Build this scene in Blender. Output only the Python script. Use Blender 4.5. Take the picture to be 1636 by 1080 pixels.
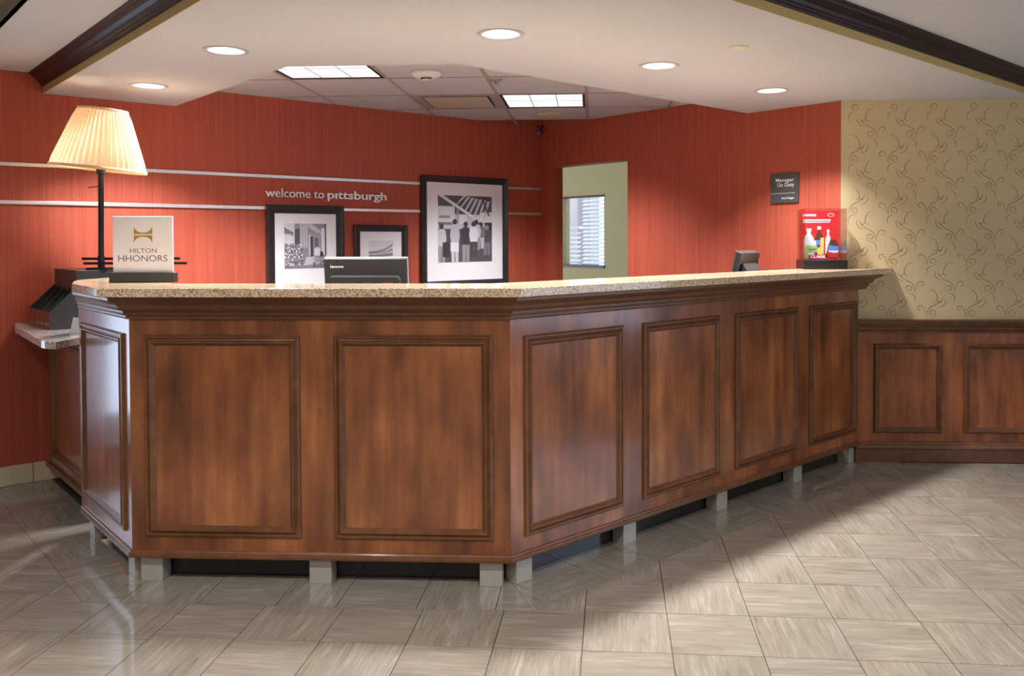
import bpy, bmesh, math, random
from mathutils import Matrix, Vector
from mathutils.geometry import tessellate_polygon

random.seed(7)
for o in list(bpy.data.objects):
    bpy.data.objects.remove(o, do_unlink=True)
SC = bpy.context.scene
COL = SC.collection

# ------------------------------------------------------------------ camera
CAM_H = 1.398
cam_d = bpy.data.cameras.new('camera')
cam = bpy.data.objects.new('camera', cam_d)
COL.objects.link(cam)
F_PX, CX, CY = 1336.7, 876.0, 412.5
cam_d.sensor_fit = 'HORIZONTAL'
cam_d.sensor_width = 36.0
cam_d.lens = F_PX / 1636.0 * 36.0
cam_d.shift_x = -(CX - 818.0) / 1636.0
cam_d.shift_y = (CY - 540.0) / 1636.0
cam_d.clip_start = 0.05
yaw, pitch, roll = math.radians(2.85), math.radians(1.27), math.radians(-0.20)
cam.matrix_world = (Matrix.Translation((0, 0, CAM_H)) @ Matrix.Rotation(yaw, 4, 'Z')
                    @ Matrix.Rotation(math.radians(90) - pitch, 4, 'X') @ Matrix.Rotation(roll, 4, 'Z'))
SC.camera = cam

# ------------------------------------------------------------------ world, exposure
W = bpy.data.worlds.new('world')
SC.world = W
W.use_nodes = True
WB = W.node_tree.nodes['Background']
WB.inputs[0].default_value = (0.72, 0.82, 1.0, 1)
WB.inputs[1].default_value = 3.4
vs = SC.view_settings
vs.view_transform = 'Standard'
vs.look = 'None'
vs.gamma = 1.0
vs.use_curve_mapping = False
vs.exposure = 0.12

DOWN_W = 29.0         # watts of each soffit downlight
LOBBY_W = 34.0        # watts of each lobby downlight
TROFFER_W = 38.0

# ------------------------------------------------------------------ materials
def new_mat(name):
    m = bpy.data.materials.new(name)
    m.use_nodes = True
    nt = m.node_tree
    return m, nt, nt.nodes['Principled BSDF']

def plain(name, col, rough=0.5, metal=0.0, spec=0.5, coat=0.0, var=0.06, scale=30.0, emit=None, estr=0.0, alpha=None, trans=0.0):
    m, nt, b = new_mat(name)
    tc = nt.nodes.new('ShaderNodeTexCoord')
    nz = nt.nodes.new('ShaderNodeTexNoise')
    nz.inputs['Scale'].default_value = scale
    nz.inputs['Detail'].default_value = 3
    nt.links.new(tc.outputs['Object'], nz.inputs['Vector'])
    mx = nt.nodes.new('ShaderNodeMix')
    mx.data_type = 'RGBA'
    mx.inputs[6].default_value = tuple(c * (1 - var) for c in col) + (1,)
    mx.inputs[7].default_value = tuple(min(1, c * (1 + var)) for c in col) + (1,)
    nt.links.new(nz.outputs['Fac'], mx.inputs[0])
    nt.links.new(mx.outputs[2], b.inputs['Base Color'])
    b.inputs['Roughness'].default_value = rough
    b.inputs['Metallic'].default_value = metal
    b.inputs['Specular IOR Level'].default_value = spec
    b.inputs['Coat Weight'].default_value = coat
    b.inputs['Coat Roughness'].default_value = 0.08
    if trans:
        b.inputs['Transmission Weight'].default_value = trans
    if emit:
        b.inputs['Emission Color'].default_value = tuple(emit) + (1,)
        b.inputs['Emission Strength'].default_value = estr
    return m

def ramp_node(nt, stops):
    r = nt.nodes.new('ShaderNodeValToRGB')
    el = r.color_ramp.elements
    while len(el) < len(stops):
        el.new(0.5)
    for e, (p, c) in zip(el, stops):
        e.position = p
        e.color = tuple(c) + (1,)
    return r

def mapping(nt, scale, rand=False, coord='Object'):
    tc = nt.nodes.new('ShaderNodeTexCoord')
    mp = nt.nodes.new('ShaderNodeMapping')
    mp.inputs['Scale'].default_value = scale
    nt.links.new(tc.outputs[coord], mp.inputs['Vector'])
    if rand:
        oi = nt.nodes.new('ShaderNodeObjectInfo')
        ml = nt.nodes.new('ShaderNodeVectorMath')
        ml.operation = 'SCALE'
        ml.inputs[0].default_value = (37.0, 53.0, 71.0)
        nt.links.new(oi.outputs['Random'], ml.inputs['Scale'])
        nt.links.new(ml.outputs[0], mp.inputs['Location'])
    return mp

def streak(name, stops, s1, s2, w2=0.5, rough=0.4, coat=0.0, spec=0.5, bump=0.0, rand=False, detail=5, dist=0.0, rough_var=0.0):
    """two layers of stretched noise mixed into a colour ramp"""
    m, nt, b = new_mat(name)
    n1 = nt.nodes.new('ShaderNodeTexNoise')
    n1.inputs['Scale'].default_value = 1
    n1.inputs['Detail'].default_value = detail
    n1.inputs['Distortion'].default_value = dist
    n2 = nt.nodes.new('ShaderNodeTexNoise')
    n2.inputs['Scale'].default_value = 1
    n2.inputs['Detail'].default_value = 4
    nt.links.new(mapping(nt, s1, rand).outputs[0], n1.inputs['Vector'])
    nt.links.new(mapping(nt, s2, rand).outputs[0], n2.inputs['Vector'])
    mx = nt.nodes.new('ShaderNodeMix')
    mx.inputs[0].default_value = w2
    nt.links.new(n1.outputs['Fac'], mx.inputs[2])
    nt.links.new(n2.outputs['Fac'], mx.inputs[3])
    r = ramp_node(nt, stops)
    nt.links.new(mx.outputs[0], r.inputs[0])
    nt.links.new(r.outputs[0], b.inputs['Base Color'])
    b.inputs['Roughness'].default_value = rough
    if rough_var:
        ma = nt.nodes.new('ShaderNodeMath')
        ma.operation = 'MULTIPLY_ADD'
        ma.inputs[1].default_value = rough_var
        ma.inputs[2].default_value = rough - rough_var * 0.5
        nt.links.new(n1.outputs['Fac'], ma.inputs[0])
        nt.links.new(ma.outputs[0], b.inputs['Roughness'])
    b.inputs['Specular IOR Level'].default_value = spec
    b.inputs['Coat Weight'].default_value = coat
    b.inputs['Coat Roughness'].default_value = 0.12
    if bump:
        bp = nt.nodes.new('ShaderNodeBump')
        bp.inputs['Strength'].default_value = bump
        bp.inputs['Distance'].default_value = 0.002
        nt.links.new(n1.outputs['Fac'], bp.inputs['Height'])
        nt.links.new(bp.outputs[0], b.inputs['Normal'])
    return m

WOOD = streak('cherry_wood', [(0.28, (0.055, 0.012, 0.003)), (0.41, (0.145, 0.037, 0.009)), (0.56, (0.275, 0.083, 0.021)), (0.72, (0.50, 0.172, 0.048))],
              (20, 20, 1.5), (5.0, 5.0, 2.6), 0.62, rough=0.32, coat=0.85, rand=True, rough_var=0.12)
WOOD_MOULD = streak('cherry_moulding', [(0.3, (0.080, 0.026, 0.008)), (0.6, (0.165, 0.060, 0.020)), (0.8, (0.24, 0.094, 0.034))],
                    (18, 18, 18), (3, 3, 3), 0.5, rough=0.34, coat=0.15)
WOOD_WAINS = streak('wainscot_wood', [(0.28, (0.085, 0.020, 0.004)), (0.43, (0.20, 0.052, 0.012)), (0.58, (0.33, 0.098, 0.024)), (0.74, (0.48, 0.16, 0.042))],
                    (22, 22, 2.4), (7, 7, 4.5), 0.5, rough=0.34, coat=0.15, rand=True)
WOOD_DARK = streak('dark_crown_wood', [(0.3, (0.014, 0.006, 0.005)), (0.7, (0.034, 0.014, 0.011))], (10, 10, 10), (3, 3, 3), 0.5, rough=0.4, coat=0.0, spec=0.25)
RED = streak('red_wallpaper', [(0.30, (0.34, 0.058, 0.030)), (0.5, (0.42, 0.081, 0.043)), (0.72, (0.53, 0.116, 0.065))],
             (160, 160, 1.5), (30, 30, 0.5), 0.4, rough=0.55, spec=0.35, bump=0.15)
OCHRE = plain('ochre_wallpaper', (0.62, 0.48, 0.26), 0.55, var=0.05, scale=60)
OCHRE_PRINT = plain('scroll_print_brown', (0.25, 0.165, 0.058), 0.55)
OFFICE_WALL = plain('office_yellow_paint', (0.43, 0.37, 0.15), 0.6, var=0.05, scale=8)
YFASCIA = plain('ochre_fascia_paint', (0.50, 0.35, 0.12), 0.6)
CEIL = plain('white_ceiling_paint', (0.53, 0.54, 0.55), 0.8, var=0.02, scale=12)
CEIL_TILE = plain('ceiling_tile', (0.54, 0.545, 0.56), 0.9, var=0.06, scale=160)
TBAR = plain('ceiling_grid_paint', (0.36, 0.33, 0.31), 0.5)
PLASTER = plain('lobby_plaster', (0.60, 0.54, 0.42), 0.7)
TILE = streak('travertine_tile', [(0.27, (0.140, 0.116, 0.082)), (0.40, (0.226, 0.195, 0.146)), (0.56, (0.280, 0.247, 0.190)), (0.74, (0.41, 0.375, 0.305))],
              (4.5, 60, 4.5), (4, 13, 4), 0.40, rough=0.10, coat=0.5, spec=0.5, rand=True, detail=10, dist=1.2, rough_var=0.06)
GROUT = plain('grout', (0.045, 0.038, 0.030), 0.8)
BASE_TILE = plain('beige_base_tile', (0.62, 0.52, 0.36), 0.35, var=0.08, scale=10)
STEEL = plain('brushed_steel', (0.45, 0.41, 0.355), 0.34, metal=0.35, var=0.06, scale=80)
ALU = plain('brushed_aluminium_trim', (0.75, 0.70, 0.66), 0.35, metal=0.8, var=0.05)
KICK = plain('black_kick_board', (0.010, 0.012, 0.010), 0.15, coat=0.4)
BLACKM = plain('black_lacquer', (0.012, 0.012, 0.012), 0.22)
DARKGREEN = plain('dark_green_black_laminate', (0.028, 0.032, 0.028), 0.35)
GLOSSDARK = plain('glossy_dark_laminate', (0.030, 0.032, 0.028), 0.12, coat=0.6)
LAMPBLACK = plain('black_lamp_metal', (0.018, 0.018, 0.020), 0.4, metal=0.3)
FRAMEM = plain('charcoal_picture_frame', (0.022, 0.022, 0.025), 0.32, coat=0.3)
MATB = plain('white_mat_board', (0.86, 0.86, 0.88), 0.8, var=0.02)
WHITE = plain('white_plastic', (0.80, 0.79, 0.77), 0.4, var=0.02)
OFFW = plain('ivory_plastic', (0.62, 0.58, 0.42), 0.5, var=0.02)
LETTER = plain('white_letter_acrylic', (0.95, 0.94, 0.96), 0.35, var=0.02)
GREYTXT = plain('grey_print', (0.13, 0.13, 0.15), 0.6)
GOLD = plain('gold_print', (0.40, 0.27, 0.04), 0.45)
PLATE = plain('dark_grey_plate', (0.055, 0.060, 0.065), 0.4, var=0.05)
PAPER = plain('satin_sign_panel', (0.80, 0.79, 0.82), 0.35, var=0.05, scale=9)
MONI = plain('monitor_shell', (0.028, 0.030, 0.028), 0.4, var=0.1)
SILVER = plain('silver_plastic', (0.42, 0.43, 0.48), 0.35, metal=0.3)
REDPRINT = plain('red_poster', (0.56, 0.018, 0.022), 0.4, var=0.06)
REDMARK = plain('red_sticker', (0.5, 0.03, 0.02), 0.5)
BLUEPR = plain('blue_print', (0.09, 0.22, 0.62), 0.5)
YELPR = plain('yellow_print', (0.72, 0.50, 0.12), 0.5)
GREENPR = plain('green_print', (0.32, 0.42, 0.14), 0.5)
CLEARPR = plain('pale_bottle_print', (0.62, 0.60, 0.62), 0.5, var=0.2, scale=90)
BROWNPR = plain('brown_print', (0.10, 0.025, 0.02), 0.5)
SLAT = plain('pale_blind_slat', (0.72, 0.72, 0.74), 0.5)
PINKW = plain('pale_pink_paint', (0.62, 0.50, 0.48), 0.7)
TROFF = plain('troffer_louvre_metal', (0.55, 0.57, 0.62), 0.4, metal=0.3)
CANM = plain('downlight_reflector', (0.80, 0.82, 0.86), 0.25, metal=0.5)
RINGM = plain('downlight_trim_ring', (0.52, 0.50, 0.50), 0.4)
LENS = plain('downlight_lens', (0.9, 0.9, 0.9), 0.5, emit=(0.94, 0.95, 1.0), estr=5.0)
TUBE = plain('fluorescent_diffuser', (0.9, 0.9, 0.9), 0.5, emit=(0.94, 0.95, 1.0), estr=1.0)
BULB = plain('warm_bulb', (0.9, 0.9, 0.9), 0.5, emit=(1.0, 0.78, 0.50), estr=24.0)
DESKM = plain('grey_desk_laminate', (0.25, 0.22, 0.2), 0.5)
CARPET = plain('office_carpet', (0.10, 0.08, 0.06), 0.9)
GREYS = {}
def grey(v):
    v = round(v, 2)
    if v not in GREYS:
        GREYS[v] = plain('photo_grey_%02d' % int(v * 100), (v, v, v * 1.08), 0.45, var=0.16, scale=120)
    return GREYS[v]

def granite(name, stops, rough=0.10):
    m, nt, b = new_mat(name)
    vo = nt.nodes.new('ShaderNodeTexVoronoi')
    vo.inputs['Scale'].default_value = 230
    tc = nt.nodes.new('ShaderNodeTexCoord')
    nt.links.new(tc.outputs['Object'], vo.inputs['Vector'])
    nz = nt.nodes.new('ShaderNodeTexNoise')
    nz.inputs['Scale'].default_value = 120
    nz.inputs['Detail'].default_value = 4
    nt.links.new(tc.outputs['Object'], nz.inputs['Vector'])
    sp = nt.nodes.new('ShaderNodeSeparateColor')
    nt.links.new(vo.outputs['Color'], sp.inputs[0])
    mx = nt.nodes.new('ShaderNodeMix')
    mx.inputs[0].default_value = 0.4
    nt.links.new(sp.outputs[0], mx.inputs[2])
    nt.links.new(nz.outputs['Fac'], mx.inputs[3])
    r = ramp_node(nt, stops)
    nt.links.new(mx.outputs[0], r.inputs[0])
    nt.links.new(r.outputs[0], b.inputs['Base Color'])
    b.inputs['Roughness'].default_value = rough
    b.inputs['Coat Weight'].default_value = 0.3
    b.inputs['Coat Roughness'].default_value = 0.05
    return m
GRANITE = granite('beige_granite', [(0.16, (0.13, 0.07, 0.045)), (0.30, (0.42, 0.26, 0.15)), (0.52, (0.66, 0.47, 0.29)), (0.80, (0.82, 0.67, 0.48))])
GRANITE2 = granite('grey_speckled_granite', [(0.16, (0.10, 0.07, 0.065)), (0.32, (0.34, 0.26, 0.23)), (0.55, (0.58, 0.50, 0.46)), (0.80, (0.78, 0.74, 0.73))])

def shade_mat():
    m, nt, b = new_mat('cream_pleated_fabric')
    out = nt.nodes['Material Output']
    tr = nt.nodes.new('ShaderNodeBsdfTranslucent')
    tr.inputs[0].default_value = (0.92, 0.76, 0.58, 1)
    df = nt.nodes.new('ShaderNodeBsdfDiffuse')
    nz = nt.nodes.new('ShaderNodeTexNoise')
    nz.inputs['Scale'].default_value = 60
    r = ramp_node(nt, [(0.3, (0.76, 0.58, 0.36)), (0.7, (0.84, 0.67, 0.45))])
    nt.links.new(nz.outputs['Fac'], r.inputs[0])
    nt.links.new(r.outputs[0], df.inputs[0])
    mx = nt.nodes.new('ShaderNodeMixShader')
    mx.inputs[0].default_value = 0.45
    nt.links.new(df.outputs[0], mx.inputs[1])
    nt.links.new(tr.outputs[0], mx.inputs[2])
    nt.links.new(mx.outputs[0], out.inputs[0])
    return m
SHADE = shade_mat()

def pane_mat(name, tint=(0.95, 0.97, 1.0), refl=0.12):
    m, nt, b = new_mat(name)
    out = nt.nodes['Material Output']
    t = nt.nodes.new('ShaderNodeBsdfTransparent')
    t.inputs[0].default_value = tint + (1,)
    g = nt.nodes.new('ShaderNodeBsdfGlossy')
    g.inputs['Roughness'].default_value = 0.03
    lw = nt.nodes.new('ShaderNodeLayerWeight')
    lw.inputs[0].default_value = 0.25
    ma = nt.nodes.new('ShaderNodeMath')
    ma.operation = 'MULTIPLY_ADD'
    ma.inputs[1].default_value = 0.5
    ma.inputs[2].default_value = refl * 0.3
    nt.links.new(lw.outputs['Fresnel'], ma.inputs[0])
    mx = nt.nodes.new('ShaderNodeMixShader')
    nt.links.new(ma.outputs[0], mx.inputs[0])
    nt.links.new(t.outputs[0], mx.inputs[1])
    nt.links.new(g.outputs[0], mx.inputs[2])
    nt.links.new(mx.outputs[0], out.inputs[0])
    return m
GLASS = pane_mat('window_glass')
ACRYL = pane_mat('clear_acrylic', (0.97, 0.97, 0.97), 0.1)

# ------------------------------------------------------------------ object helpers
WM = {}
def place(o, M, parent=None):
    WM[o] = M.copy()
    if parent is not None:
        o.parent = parent
        o.matrix_basis = WM[parent].inverted() @ M
    else:
        o.matrix_basis = M

def TR(loc=(0, 0, 0), deg=0.0):
    return Matrix.Translation(loc) @ Matrix.Rotation(math.radians(deg), 4, 'Z')

def thing(name, label, cat, M=None, group=None, kind=None):
    o = bpy.data.objects.new(name, None)
    COL.objects.link(o)
    o.empty_display_size = 0.1
    place(o, M if M is not None else Matrix.Identity(4))
    if label:
        o['label'] = label
        o['category'] = cat
    if group:
        o['group'] = group
    if kind:
        o['kind'] = kind
    return o

def tag(o, label, cat, group=None):
    o['label'] = label
    o['category'] = cat
    if group:
        o['group'] = group
    return o

class MB:
    """collects polygons of one mesh"""
    def __init__(self):
        self.v, self.f, self.mi, self.mats = [], [], [], []
    def slot(self, mat):
        if mat not in self.mats:
            self.mats.append(mat)
        return self.mats.index(mat)
    def add(self, verts, faces, mat=None):
        n = len(self.v)
        self.v += [tuple(p) for p in verts]
        k = self.slot(mat) if mat else 0
        for f in faces:
            self.f.append([n + i for i in f])
            self.mi.append(k)
        return self
    def box(self, x0, x1, y0, y1, z0, z1, mat=None):
        v = [(x, y, z) for z in (z0, z1) for y in (y0, y1) for x in (x0, x1)]
        return self.add(v, [(0, 2, 3, 1), (4, 5, 7, 6), (0, 1, 5, 4), (2, 6, 7, 3), (0, 4, 6, 2), (1, 3, 7, 5)], mat)
    def prism(self, poly, z0, z1, mat=None, holes=()):
        loops = [list(poly)] + [list(h) for h in holes]
        flat = [p for l in loops for p in l]
        n = len(flat)
        tris = tessellate_polygon([[Vector((p[0], p[1], 0)) for p in l] for l in loops])
        v = [(p[0], p[1], z0) for p in flat] + [(p[0], p[1], z1) for p in flat]
        f = []
        for t in tris:
            a, b, c = [flat[i] for i in t]
            cr = (b[0]-a[0])*(c[1]-a[1]) - (b[1]-a[1])*(c[0]-a[0])
            t = tuple(t) if cr > 0 else tuple(reversed(t))
            f.append(tuple(n + i for i in t))
            f.append(tuple(reversed(t)))
        base = 0
        for li, l in enumerate(loops):
            ar = sum(l[i][0]*l[(i+1) % len(l)][1] - l[(i+1) % len(l)][0]*l[i][1] for i in range(len(l)))
            m = len(l)
            for i in range(m):
                a, b = base + i, base + (i + 1) % m
                if (ar > 0) != (li == 0):
                    a, b = b, a
                f.append((a, b, n + b, n + a))
            base += m
        return self.add(v, f, mat)
    def xz_prism(self, poly, y0, y1, mat=None, holes=()):
        """polygon in x,z extruded along y"""
        t = MB().prism(poly, -y1, -y0, None, holes)
        return self.add([(x, -z, y) for x, y, z in t.v], t.f, mat)
    def yz_prism(self, poly, x0, x1, mat=None):
        """polygon in y,z extruded along x"""
        t = MB().prism(poly, x0, x1)
        return self.add([(z, x, y) for x, y, z in t.v], t.f, mat)
    def frame(self, x0, x1, z0, z1, prof, mat=None, closed=False):
        """mitred picture frame in the xz plane; prof = (inset, proud towards -y)"""
        v, f = [], []
        n = len(prof)
        for d, h in prof:
            v += [(x0 + d, -h, z0 + d), (x1 - d, -h, z0 + d), (x1 - d, -h, z1 - d), (x0 + d, -h, z1 - d)]
        rng = range(n if closed else n - 1)
        for i in rng:
            j = (i + 1) % n
            for k in range(4):
                k2 = (k + 1) % 4
                f.append((4*i + k, 4*i + k2, 4*j + k2, 4*j + k))
        return self.add(v, f, mat)
    def lathe(self, prof, n=24, c=(0, 0, 0), mat=None, cap=True):
        v, f = [], []
        for r, z in prof:
            for k in range(n):
                a = 2*math.pi*k/n
                v.append((c[0] + r*math.cos(a), c[1] + r*math.sin(a), c[2] + z))
        for i in range(len(prof) - 1):
            for k in range(n):
                k2 = (k + 1) % n
                f.append((i*n + k, i*n + k2, (i+1)*n + k2, (i+1)*n + k))
        if cap:
            f.append(tuple(reversed(range(n))))
            f.append(tuple((len(prof)-1)*n + k for k in range(n)))
        return self.add(v, f, mat)
    def tube(self, a, b, r, n=10, mat=None, r2=None):
        a, b = Vector(a), Vector(b)
        r2 = r if r2 is None else r2
        d = (b - a).normalized()
        s = d.orthogonal().normalized()
        t = d.cross(s)
        v = []
        for p, rr in ((a, r), (b, r2)):
            for k in range(n):
                g = 2*math.pi*k/n
                v.append(p + s*rr*math.cos(g) + t*rr*math.sin(g))
        f = [(k, (k+1) % n, n + (k+1) % n, n + k) for k in range(n)]
        f += [tuple(reversed(range(n))), tuple(range(n, 2*n))]
        return self.add(v, f, mat)
    def mesh(self, name, mat=None):
        me = bpy.data.meshes.new(name)
        me.from_pydata(self.v, [], self.f)
        for m in (self.mats or [mat]):
            me.materials.append(m)
        if len(self.mats) > 1:
            me.polygons.foreach_set('material_index', self.mi)
        me.update()
        return me
    def build(self, name, mat, parent=None, M=None, bevel=0.0, smooth=False, recalc=True, kind=None, label=None):
        me = self.mesh(name, mat)
        if recalc:
            bm = bmesh.new()
            bm.from_mesh(me)
            bmesh.ops.recalc_face_normals(bm, faces=bm.faces)
            bm.to_mesh(me)
            bm.free()
        if smooth:
            me.polygons.foreach_set('use_smooth', [True] * len(me.polygons))
        o = bpy.data.objects.new(name, me)
        COL.objects.link(o)
        if M is None:
            M = WM[parent] if parent is not None else Matrix.Identity(4)
        place(o, M, parent)
        if bevel:
            bv = o.modifiers.new('bevel', 'BEVEL')
            bv.width = bevel
            bv.segments = 2
            bv.limit_method = 'ANGLE'
        if kind:
            o['kind'] = kind
        if label:
            o['label'] = label
        return o

def lkd(me, name, parent, M):
    o = bpy.data.objects.new(name, me)
    COL.objects.link(o)
    place(o, M, parent)
    return o

def rot_obj(o_M, loc, deg):
    return o_M @ TR(loc, deg)

TXT_CACHE = {}
def text_mb(s, size=1.0, extrude=0.0, offset=0.0):
    key = (s, extrude, offset)
    if key not in TXT_CACHE:
        cu = bpy.data.curves.new('txt', 'FONT')
        cu.body = s
        cu.size = 1.0
        cu.extrude = extrude
        cu.offset = offset
        cu.resolution_u = 3
        ob = bpy.data.objects.new('txt', cu)
        COL.objects.link(ob)
        dg = bpy.context.evaluated_depsgraph_get()
        me = bpy.data.meshes.new_from_object(ob.evaluated_get(dg))
        TXT_CACHE[key] = ([tuple(v.co) for v in me.vertices], [tuple(p.vertices) for p in me.polygons])
        bpy.data.objects.remove(ob, do_unlink=True)
        bpy.data.curves.remove(cu)
        bpy.data.meshes.remove(me)
    return TXT_CACHE[key]

def add_text(mb, s, x0, x1, zbase, y, mat, extrude=0.0, offset=0.0, height=None, right=None):
    """text facing -y: fitted between x0 and x1, baseline zbase; height = size of one em"""
    v, f = text_mb(s, 1.0, 0.0, offset)
    if not v:
        return
    lo, hi = min(p[0] for p in v), max(p[0] for p in v)
    kx = (x1 - x0) / (hi - lo)
    kz = kx if height is None else height
    vv = [(x0 + (p[0] - lo) * kx, y, zbase + p[1] * kz) for p in v]
    mb.add(vv, f, mat)

def clip(poly, a, b, c):
    """keep a*x+b*y <= c"""
    out = []
    n = len(poly)
    for i in range(n):
        p, q = poly[i], poly[(i+1) % n]
        dp, dq = a*p[0] + b*p[1] - c, a*q[0] + b*q[1] - c
        if dp <= 0:
            out.append(p)
        if (dp < 0 < dq) or (dq < 0 < dp):
            t = dp / (dp - dq)
            out.append((p[0] + t*(q[0]-p[0]), p[1] + t*(q[1]-p[1])))
    return out if len(out) > 2 else []
def area(p):
    return abs(sum(p[i][0]*p[(i+1) % len(p)][1] - p[(i+1) % len(p)][0]*p[i][1] for i in range(len(p)))) / 2

# ------------------------------------------------------------------ plan of the place (metres)
S2 = math.sqrt(0.5)
CORN = Vector((-0.43, 7.336))                 # corner between the long red wall and the short one
TH1 = 43.3
U1 = Vector((math.cos(math.radians(TH1)), math.sin(math.radians(TH1))))
N1 = Vector((U1.y, -U1.x))                    # out of the long red wall, into the room
KORN = Vector((1.571, 5.335))                 # corner of the red and the ochre wall
U2 = Vector((S2, -S2))                        # along the short red wall, towards the ochre wall
N2 = Vector((-S2, -S2))
Z_SOF, Z_TILE, Z_CEIL = 2.26, 2.383, 2.372
def W1M(s, z=0.0, off=0.0):
    p = CORN - U1 * s + N1 * off
    return TR((p.x, p.y, z), TH1)
def W2M(s, z=0.0, off=0.0):
    p = KORN - U2 * s + N2 * off
    return TR((p.x, p.y, z), -45)

def lightobj(name, M, size, watts, col, spread, parent, shape='DISK', size_y=None):
    d = bpy.data.lights.new(name, 'AREA')
    d.shape = shape
    d.size = size
    if size_y:
        d.size_y = size_y
    d.energy = watts
    d.color = col
    d.spread = math.radians(spread)
    o = bpy.data.objects.new(name, d)
    COL.objects.link(o)
    place(o, M, parent)
    return o

# ================================================================== STRUCTURE
# ---- floor: grout bed with single tiles
floor = thing('floor', None, None, kind='structure')
MB().box(-5.2, 4.6, -3.4, 8.2, -0.12, -0.004).build('grout_bed', GROUT, floor)
T = 0.3048
GA = math.radians(-1.6)
GX = Vector((math.cos(GA), math.sin(GA)))
GY = Vector((-GX.y, GX.x))
GO = Vector((-0.03, 2.818))
B_A, B_B, B_L = 3.115, 3.330, 1.150           # border lines: y, y-x, x+y
W1C = CORN.dot(N1)
def outside_pieces(poly):
    """tile minus the border band around the counter"""
    res = []
    p = clip(poly, 1, 1, B_L)
    if p: res.append(p)
    r = clip(poly, -1, -1, -B_L)
    if r:
        p = clip(r, 0, 1, B_A)
        if p: res.append(p)
        r = clip(r, 0, -1, -B_A)
        if r:
            p = clip(r, -1, 1, B_B)
            if p: res.append(p)
    return [q for q in res if area(q) > 2e-4]
tile_cache = {}
def tile_mesh(poly, key=None):
    if key and key in tile_cache:
        return tile_cache[key]
    me = MB().prism(poly, -0.014, 0.0).mesh('floor_tile', TILE)
    if key:
        tile_cache[key] = me
    return me
stuff_mb = MB()
G = 0.0016
for i in range(-16, 17):
    for j in range(-21, 10):
        c = GO + GX * (T * (i + .5)) + GY * (T * (j + .5))
        if not (-5.1 < c.x < 4.5 and -3.3 < c.y < 5.6):
            continue
        h = T/2 - G
        odd = (i + j + 1) % 2
        full = [(-h, -h), (h, -h), (h, h), (-h, h)]
        wor = [(c + GX*x + GY*y) for x, y in full]
        wp = [(p.x, p.y) for p in wor]
        pieces = outside_pieces(wp)
        pieces = [clip(p, -N1.x, -N1.y, -W1C - 0.012) for p in pieces]
        pieces = [clip(p, 0, 1, 5.289) for p in pieces if p]
        pieces = [p for p in pieces if p and area(p) > 2e-4]
        if not pieces:
            continue
        vis = c.y > 1.9 and -4.0 < c.x < 3.1
        if not vis:
            for p in pieces:
                stuff_mb.prism(p, -0.014, 0.0)
            continue
        rotd = 90 if odd else 0
        M = TR((c.x, c.y, 0), math.degrees(GA) + rotd)
        if len(pieces) == 1 and abs(area(pieces[0]) - 4*h*h) < 1e-6:
            lkd(tile_mesh(full, 'full'), 'floor_tile', floor, M)
        else:
            Mi = M.inverted()
            mb = MB()
            for p in pieces:
                mb.prism([tuple((Mi @ Vector((x, y, 0)))[:2]) for x, y in p], -0.014, 0.0)
            mb.build('floor_tile', TILE, floor, M)
stuff_mb.build('far_floor_tiles', TILE, floor, kind='stuff')
# border band tiles following the counter
AL, AB = (B_L - B_A, B_A), (B_A - B_B, B_A)
def band_tile(p0, d, n, s0, s1, depth, m0=None, m1=None, odd=0):
    g = G
    a0 = p0 + d*(s0 + g)
    a1 = p0 + d*(s1 - g)
    b0 = a0 + n*depth if m0 is None else p0 + d*(s0 + g) + m0*depth
    b1 = a1 + n*depth if m1 is None else p0 + d*(s1 - g) + m1*depth
    if (b1 - b0).dot(d) < 0:
        b0 = b1 = a1 + n*((s1 - s0 - 2*g) / mt)
    cen = (a0 + a1) / 2 + n * depth / 2
    M = TR((cen.x, cen.y, 0), math.degrees(math.atan2(d.y, d.x)) + (90 if odd else 0))
    Mi = M.inverted()
    MB().prism([tuple((Mi @ Vector((p.x, p.y, 0)))[:2]) for p in ((a0, a1, b1, b0) if b0 is not b1 else (a0, a1, b1))], -0.014, 0.0).build('border_tile', TILE, floor, M)
vAL, vAB = Vector(AL), Vector(AB)
dA, nA = Vector((1, 0)), Vector((0, 1))
dB, nB = Vector((S2, S2)), Vector((-S2, S2))
dL, nL = Vector((S2, -S2)), Vector((S2, S2))
mt = math.tan(math.radians(22.5))
DEP = 0.30
js = [0] + [x - AL[0] for x in (-1.825, -1.516, -1.208, -0.972, -0.661, -0.36)] + [AB[0] - AL[0]]
for k in range(len(js) - 1):
    band_tile(vAL + nA*G, dA, nA, js[k], js[k+1], DEP, nA + dA*mt if k == 0 else None, nA - dA*mt if k == len(js) - 2 else None, k % 2)
js = [0, 0.11] + [0.11 + 0.305*k for k in range(1, 10)]
js = [s for s in js if s < 2.92] + [3.05]
for k in range(len(js) - 1):
    band_tile(vAB + nB*G, dB, nB, js[k], js[k+1], DEP, nB + dB*mt if k == 0 else None, None, (k+1) % 2)
js = [-2.0, -1.72, -1.42, -1.115, -0.81, -0.50, -0.19, 0]
for k in range(len(js) - 1):
    band_tile(vAL + nL*G, dL, nL, js[k], js[k+1], DEP, None, nL - dL*mt if k == len(js) - 2 else None, k % 2)

# ---- long red wall (behind the desk)
wall_back = MB()
WL = 5.35
wl = [(-WL, 0), (0.14, 0), (0.14, 2.6), (-WL, 2.6)]
wall_back.xz_prism(wl, 0.0, 0.13, None, [[(-5.05, 0.10), (-4.24, 0.10), (-4.24, 2.05), (-5.05, 2.05)]])
o = wall_back.build('wall_back', RED, None, TR((CORN.x, CORN.y, 0), TH1))
o['kind'] = 'structure'
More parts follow.
